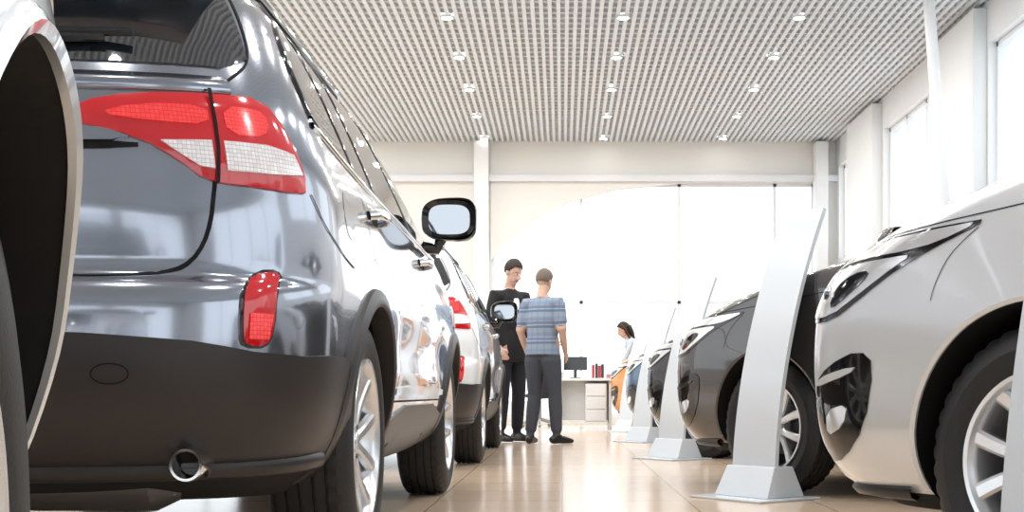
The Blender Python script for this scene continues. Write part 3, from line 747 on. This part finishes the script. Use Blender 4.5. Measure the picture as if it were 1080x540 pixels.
def person(name,loc,rz,J,mats,hairm,hair='short',female=False,sleeve=1.,vox=.009,scale=1.,jacket=False,build=1.):
    """local frame: the person faces -Y. J = joint overrides"""
    e=empty(name,loc,rz,scale)
    D=dict(pelvis=(0,0,.95),waist=(0,0,1.08),chest=(0,-.005,1.28),uchest=(0,.0,1.42),neck=(0,.01,1.50),head=(0,-.02,1.665),
      shL=(-.185,.0,1.425),elL=(-.225,.02,1.14),wrL=(-.235,-.03,.89),shR=(.185,0,1.425),elR=(.225,.02,1.14),wrR=(.235,-.03,.89),
      hipL=(-.09,0,.90),knL=(-.10,-.015,.50),anL=(-.105,.02,.10),hipR=(.09,0,.90),knR=(.10,-.015,.50),anR=(.105,.02,.10),
      pitch=0.,yaw=0.,footL=0.,footR=0.,curl=.5)
    D.update(J); g={k:(Vector(v) if isinstance(v,tuple) else v) for k,v in D.items()}
    b=MB(); k=build; f=.88 if female else 1.
    b.tube([g['pelvis']-Vector((0,0,.10)),g['pelvis'],g['waist'],g['chest'],g['uchest'],g['uchest']+Vector((0,.0,.05)),g['neck']],
           [(.13,.09),(.165*k,.115*k),(.150*k*f,.108*k),(.172*k*f,.122*k),(.165*f,.105),(.12*f,.08),(.065,.06)],20,up=(1,0,0))
    if jacket:
        b.tube([g['pelvis']-Vector((0,0,.16)),g['pelvis']-Vector((0,0,.155)),g['pelvis'],g['waist'],g['chest']],[(.16,.12),(.182,.135),(.182*k,.13*k),(.168*k,.12*k),(.18*k,.125*k)],20,up=(1,0,0))
    else:
        b.tube([g['pelvis']-Vector((0,0,.05)),g['pelvis']-Vector((0,0,.045)),g['waist']],[(.16*k,.11*k),(.176*k,.125*k),(.158*k*f,.114*k)],20,up=(1,0,0))
    b.tube([g['neck']-Vector((0,0,.05)),g['neck']+Vector((0,0,.0)),lerp(g['neck'],g['head'],.65)],[.066,.056*f,.052*f],14)
    hands=[]
    for s_ in ('L','R'):
        sx=-1 if s_=='L' else 1
        sh,el,wr=g['sh'+s_],g['el'+s_],g['wr'+s_]
        sr=1.12 if not female else .9
        b.tube([lerp(g['uchest'],sh,.35),sh,lerp(sh,el,.3),el],[.075*f,.066*sr*f,.056*sr*f,.044*sr*f],14)
        if sleeve<1:
            b.tube([sh,lerp(sh,el,.72),lerp(sh,el,.74)],[.068,.064,.05],14)
            b.tube([lerp(sh,el,.5),el,lerp(el,wr,.35),wr],[.044,.040,.037,.025],12)
        else: b.tube([lerp(sh,el,.9),el,lerp(el,wr,.35),lerp(el,wr,.93),lerp(el,wr,.95)],[.046*f,.047*f,.044*f,.034*f,.028],12)
        d=(wr-el).normalized()
        side=Vector((sx,0,0)); side=(side-d*side.dot(d)).normalized(); fw=d.cross(side)*(-sx)
        if fw.y>0: fw=-fw
        b.tube([lerp(el,wr,.96),wr+d*.02,wr+d*.05,wr+d*.088],[(.024,.018),(.03,.016),(.041,.015),(.040,.013)],12,up=tuple(fw))
        inn=-side
        for q,(ofs,ln) in enumerate(((.030,.070),(.010,.080),(-.010,.074),(-.029,.058))):
            p0=wr+d*.078+fw*ofs; c=g['curl']
            d1=(d*math.cos(c*.5)+inn*math.sin(c*.5)); d2=(d*math.cos(c*1.2)+inn*math.sin(c*1.2)); d3=(d*math.cos(c*1.8)+inn*math.sin(c*1.8))
            p1=p0+d1*ln*.45; p2=p1+d2*ln*.32; p3=p2+d3*ln*.26
            b.tube([p0,p1,p2,p3],[.0098,.0092,.0085,.0065],8)
        p0=wr+d*.03+fw*.022; p1=p0+(d*.6+fw*.8).normalized()*.035+inn*.006; p2=p1+(d*.9+fw*.4+inn*.15).normalized()*.03; p3=p2+(d+inn*.2).normalized()*.022
        b.tube([p0,p1,p2,p3],[.013,.012,.0105,.008],8)
        hands.append((wr,d))
        hp,kn,an=g['hip'+s_],g['kn'+s_],g['an'+s_]
        b.tube([hp+Vector((0,0,.04)),hp-Vector((0,0,.05)),lerp(hp,kn,.5),kn,lerp(kn,an,.35),lerp(kn,an,.88),lerp(kn,an,.93)],
               [.09,.098*k,.084*k,.066*k,.064*k,.058,.052],16)
        a=g['foot'+s_]; fd=Vector((math.sin(a),-math.cos(a),0))
        c0=Vector((an.x,an.y,0))
        b.tube([an+Vector((0,0,.03)),an-Vector((0,0,.04))],[.042,.045],12)
        b.tube([c0-fd*.075+Vector((0,0,.035)),c0-fd*.05+Vector((0,0,.045)),c0+fd*.05+Vector((0,0,.048)),c0+fd*.13+Vector((0,0,.036)),c0+fd*.195+Vector((0,0,.026))],
               [(.03,.03),(.038,.044),(.043,.046),(.047,.034),(.03,.022)],14,up=(-fd.y,fd.x,0))
    H=g['head']; Rm=(Matrix.Rotation(g['yaw'],3,'Z')@Matrix.Rotation(g['pitch'],3,'X'))
    def h(p): return H+Rm@Vector(p)
    b.ell(h((0,.012,.03)),(.076,.094,.088),20,14,0,Rm)
    b.ell(h((0,-.022,-.035)),(.057,.066,.078),18,12,0,Rm)
    b.ell(h((0,-.058,-.085)),(.026,.024,.022),10,8,0,Rm)
    b.tube([h((0,-.088,.018)),h((0,-.104,-.008)),h((0,-.112,-.026)),h((0,-.09,-.034))],[.009,.012,.016,.012],10)
    for sx in (-1,1): b.ell(h((sx*.077,.006,-.006)),(.010,.019,.031),10,8,0,Rm)
    hw_=[(w,d) for w,d in hands]
    def cls(c):
        if (c-H).length<.16 and c.z>g['neck'].z-.0: return 0
        if (c-g['neck']).length<.07 and c.z>g['neck'].z-.005: return 0
        for (w,d),s_ in zip(hw_,('L','R')):
            t=(c-w).dot(d)
            el=g['el'+s_]; lim = -.012 if sleeve>=1 else -(w-el).length*1.0-.06
            if t>lim and (c-(w+d*max(-.3,min(.2,t)))).length<.085 and (c-w).length<.38:
                if sleeve>=1: return 0
                sh=g['sh'+s_]
                tt=(c-sh).dot((el-sh).normalized())/(el-sh).length
                dperp=(c-lerp(sh,el,max(0,min(1,tt)))).length
                if tt>.74 and (dperp<.07 or t>-.25) and abs(c.x-g['waist'].x)>.17: return 0
        if c.z<.085: return 3
        if c.z<g['pelvis'].z-(.15 if jacket else .045) : return 2
        return 1
    remeshed('figure',b,vox,cls,[skin]+mats,e)
    fb=MB()
    for sx in (-1,1):
        fb.ell(h((sx*.030,-.080,.012)),(.011,.009,.006),10,8,0,Rm); fb.ell(h((sx*.030,-.087,.012)),(.005,.003,.005),8,6,1,Rm)
        fb.tube([h((sx*.014,-.091,.028)),h((sx*.032,-.089,.032)),h((sx*.048,-.077,.028))],[.002,.003,.002],6,2)
    fb.tube([h((-.024,-.083,-.056)),h((0,-.092,-.055)),h((.024,-.083,-.056))],[(.003,.003),(.006,.006),(.003,.003)],8,3)
    if jacket:
        nk=g['neck']
        fb.tube([nk+Vector((-.055,.03,.012)),nk+Vector((-.052,-.04,.0)),nk+Vector((0,-.085,-.05))],[(.012,.006)]*3,8,0)
        fb.tube([nk+Vector((.055,.03,.012)),nk+Vector((.052,-.04,.0)),nk+Vector((0,-.085,-.05))],[(.012,.006)]*3,8,0)
        fb.tube([nk+Vector((-.05,.04,.012)),nk+Vector((0,.072,.015)),nk+Vector((.05,.04,.012))],[(.010,.006)]*3,8,0)
        fb.tube([nk+Vector((0,-.095,-.06)),nk+Vector((0,-.127,-.14)),nk+Vector((0,-.134,-.26))],[(.04,.008),(.034,.012),(.008,.006)],10,0,up=(1,0,0))
    fb.obj('face_features',[eyew,eyeb,hairm,lipm],e)
    hb=MB(); n=40; k2=28; vs=[]
    fs=[]
    for i in range(k2+1):
        p=math.pi*.5*1.45*i/k2
        for q in range(n):
            a=2*math.pi*q/n
            dx,dy,dz=math.sin(p)*math.cos(a),math.sin(p)*math.sin(a),math.cos(p)
            r=1.05+.03*random.random()+.07*max(0,dz)*max(0,dz)
            vs.append(h((.078*r*dx,.010+.097*r*dy,.034+.094*r*dz)))
    def keep(i,q):
        p=math.pi*.5*1.45*i/k2; a=2*math.pi*(q+.5)/n; dy=math.sin(a); z=math.cos(p)
        front=-dy
        lim = -.5+ 1.0*sm(-.15,.75,front)
        return z>lim
    for i in range(k2):
        for q in range(n):
            if keep(i,q): fs.append((i*n+q,i*n+(q+1)%n,(i+1)*n+(q+1)%n,(i+1)*n+q))
    hb.add(vs,fs,0)
    ho=hb.obj('hair',[hairm],e); sd=ho.modifiers.new('s','SOLIDIFY'); sd.thickness=.010; sd.offset=-1
    if hair=='long':
        hb=MB(); hb.tube([h((0,.05,.07)),h((0,.095,.02)),h((0,.10,-.08)),h((0,.09,-.17)),h((0,.10,-.24))],[(.06,.03),(.08,.045),(.085,.04),(.075,.03),(.03,.015)],16,up=(1,0,0))
        for sx in (-1,1): hb.tube([h((sx*.05,-.02,.09)),h((sx*.083,.02,.03)),h((sx*.085,.035,-.06)),h((sx*.075,.03,-.15))],[.02,.028,.03,.014],10)
        hb.obj('hair_length',[hairm],e)
    return e

jk=mat('black_suit',(.010,.010,.012),.8,bump=.3,bscale=25); tr=mat('navy_trousers',(.014,.016,.022),.8,bump=.3,bscale=25)
tg=mat('charcoal_trousers',(.05,.055,.07),.75,bump=.5,bscale=16); sh_=mat('black_shoes',(.012,.01,.01),.3)
pm=mat('striped_polo',(.3,.35,.45),.8,bump=.35,bscale=18); nt=pm.node_tree; bs=nt.nodes['Principled BSDF']
tc=nt.nodes.new('ShaderNodeTexCoord'); sp=nt.nodes.new('ShaderNodeSeparateXYZ'); mu=nt.nodes.new('ShaderNodeMath'); mu.operation='MULTIPLY'; mu.inputs[1].default_value=6.2
fr=nt.nodes.new('ShaderNodeMath'); fr.operation='FRACT'; cr=nt.nodes.new('ShaderNodeValToRGB'); cr.color_ramp.interpolation='CONSTANT'
els=cr.color_ramp.elements; els[0].position=0; els[0].color=(.25,.285,.34,1); els[1].position=.30; els[1].color=(.10,.155,.25,1)
for p,c in ((.45,(.32,.36,.41,1)),(.52,(.14,.19,.28,1)),(.70,(.33,.27,.29,1)),(.76,(.18,.25,.35,1))):
    x=els.new(p); x.color=c
nt.links.new(tc.outputs['Object'],sp.inputs[0]); nt.links.new(sp.outputs['Z'],mu.inputs[0]); nt.links.new(mu.outputs[0],fr.inputs[0]); nt.links.new(fr.outputs[0],cr.inputs[0])
mv=nt.nodes.new('ShaderNodeMath'); mv.operation='MULTIPLY'; mv.inputs[1].default_value=14
fv=nt.nodes.new('ShaderNodeMath'); fv.operation='FRACT'; gv=nt.nodes.new('ShaderNodeMath'); gv.operation='GREATER_THAN'; gv.inputs[1].default_value=.72
sv=nt.nodes.new('ShaderNodeMath'); sv.operation='MULTIPLY'; sv.inputs[1].default_value=.3
mm=nt.nodes.new('ShaderNodeMix'); mm.data_type='RGBA'; mm.inputs['B'].default_value=(.12,.16,.24,1)
nt.links.new(sp.outputs['X'],mv.inputs[0]); nt.links.new(mv.outputs[0],fv.inputs[0]); nt.links.new(fv.outputs[0],gv.inputs[0]); nt.links.new(gv.outputs[0],sv.inputs[0])
nt.links.new(sv.outputs[0],mm.inputs['Factor']); nt.links.new(cr.outputs[0],mm.inputs['A']); nt.links.new(mm.outputs['Result'],bs.inputs['Base Color'])
hb_=mat('hair_dark_brown',(.025,.015,.010),.6,bump=.6,bscale=120); hg=mat('hair_greying_brown',(.16,.12,.09),.6,bump=.6,bscale=120)
person('man_in_black_suit',(-.56,13.35,0),math.radians(40),dict(pitch=.42,yaw=.1,head=(0,-.055,1.665),
    elL=(-.235,.03,1.14),wrL=(-.20,-.10,.92),elR=(.235,.0,1.14),wrR=(.16,-.16,1.0)),[jk,tr,sh_],hb_,jacket=True,scale=1.08,build=1.05)
person('man_in_striped_polo',(-.20,12.75,0),math.radians(152),dict(pitch=.22,yaw=-.1,head=(0,-.04,1.655),footL=-.5,footR=.25,
    elR=(.245,.03,1.15),wrR=(.235,-.10,.93),elL=(-.24,.03,1.15),wrL=(-.20,-.12,.93),anL=(-.13,-.06,.10),anR=(.11,.06,.10),knL=(-.115,-.05,.5),hipL=(-.095,0,.9)),[pm,tg,sh_],hg,sleeve=.5,build=1.1)
wt=mat('white_blouse',(.50,.58,.66),.7,bump=.2,bscale=25)
person('woman_at_desk',(1.24,18.75,0),math.radians(-90),dict(waist=(0,-.05,1.07),chest=(0,-.16,1.22),uchest=(0,-.23,1.32),neck=(0,-.27,1.385),head=(0,-.33,1.52),
    shL=(-.16,-.23,1.32),shR=(.16,-.23,1.32),elL=(-.2,-.30,1.05),elR=(.2,-.33,1.05),wrL=(-.12,-.38,.86),wrR=(.10,-.39,.86),pitch=.4),[wt,tr,sh_],hb_,hair='long',female=True,scale=.96,vox=.011)

# ------------------------------------------------------------------ world, camera
w=bpy.data.worlds.new('World'); S.world=w; w.use_nodes=True; bg=w.node_tree.nodes['Background']
bg.inputs['Color'].default_value=(.90,.96,1,1); bg.inputs['Strength'].default_value=2.05
cd=bpy.data.cameras.new('cam'); cam=bpy.data.objects.new('camera',cd); COL.objects.link(cam)
cd.sensor_width=36; cd.lens=36*1320/1080; cd.shift_x=-(593-540)/1080; cd.shift_y=(415-270)/1080
cd.clip_start=.05; cd.clip_end=300
cam.location=(0,0,.515); cam.rotation_euler=(math.pi/2,0,0)
S.camera=cam
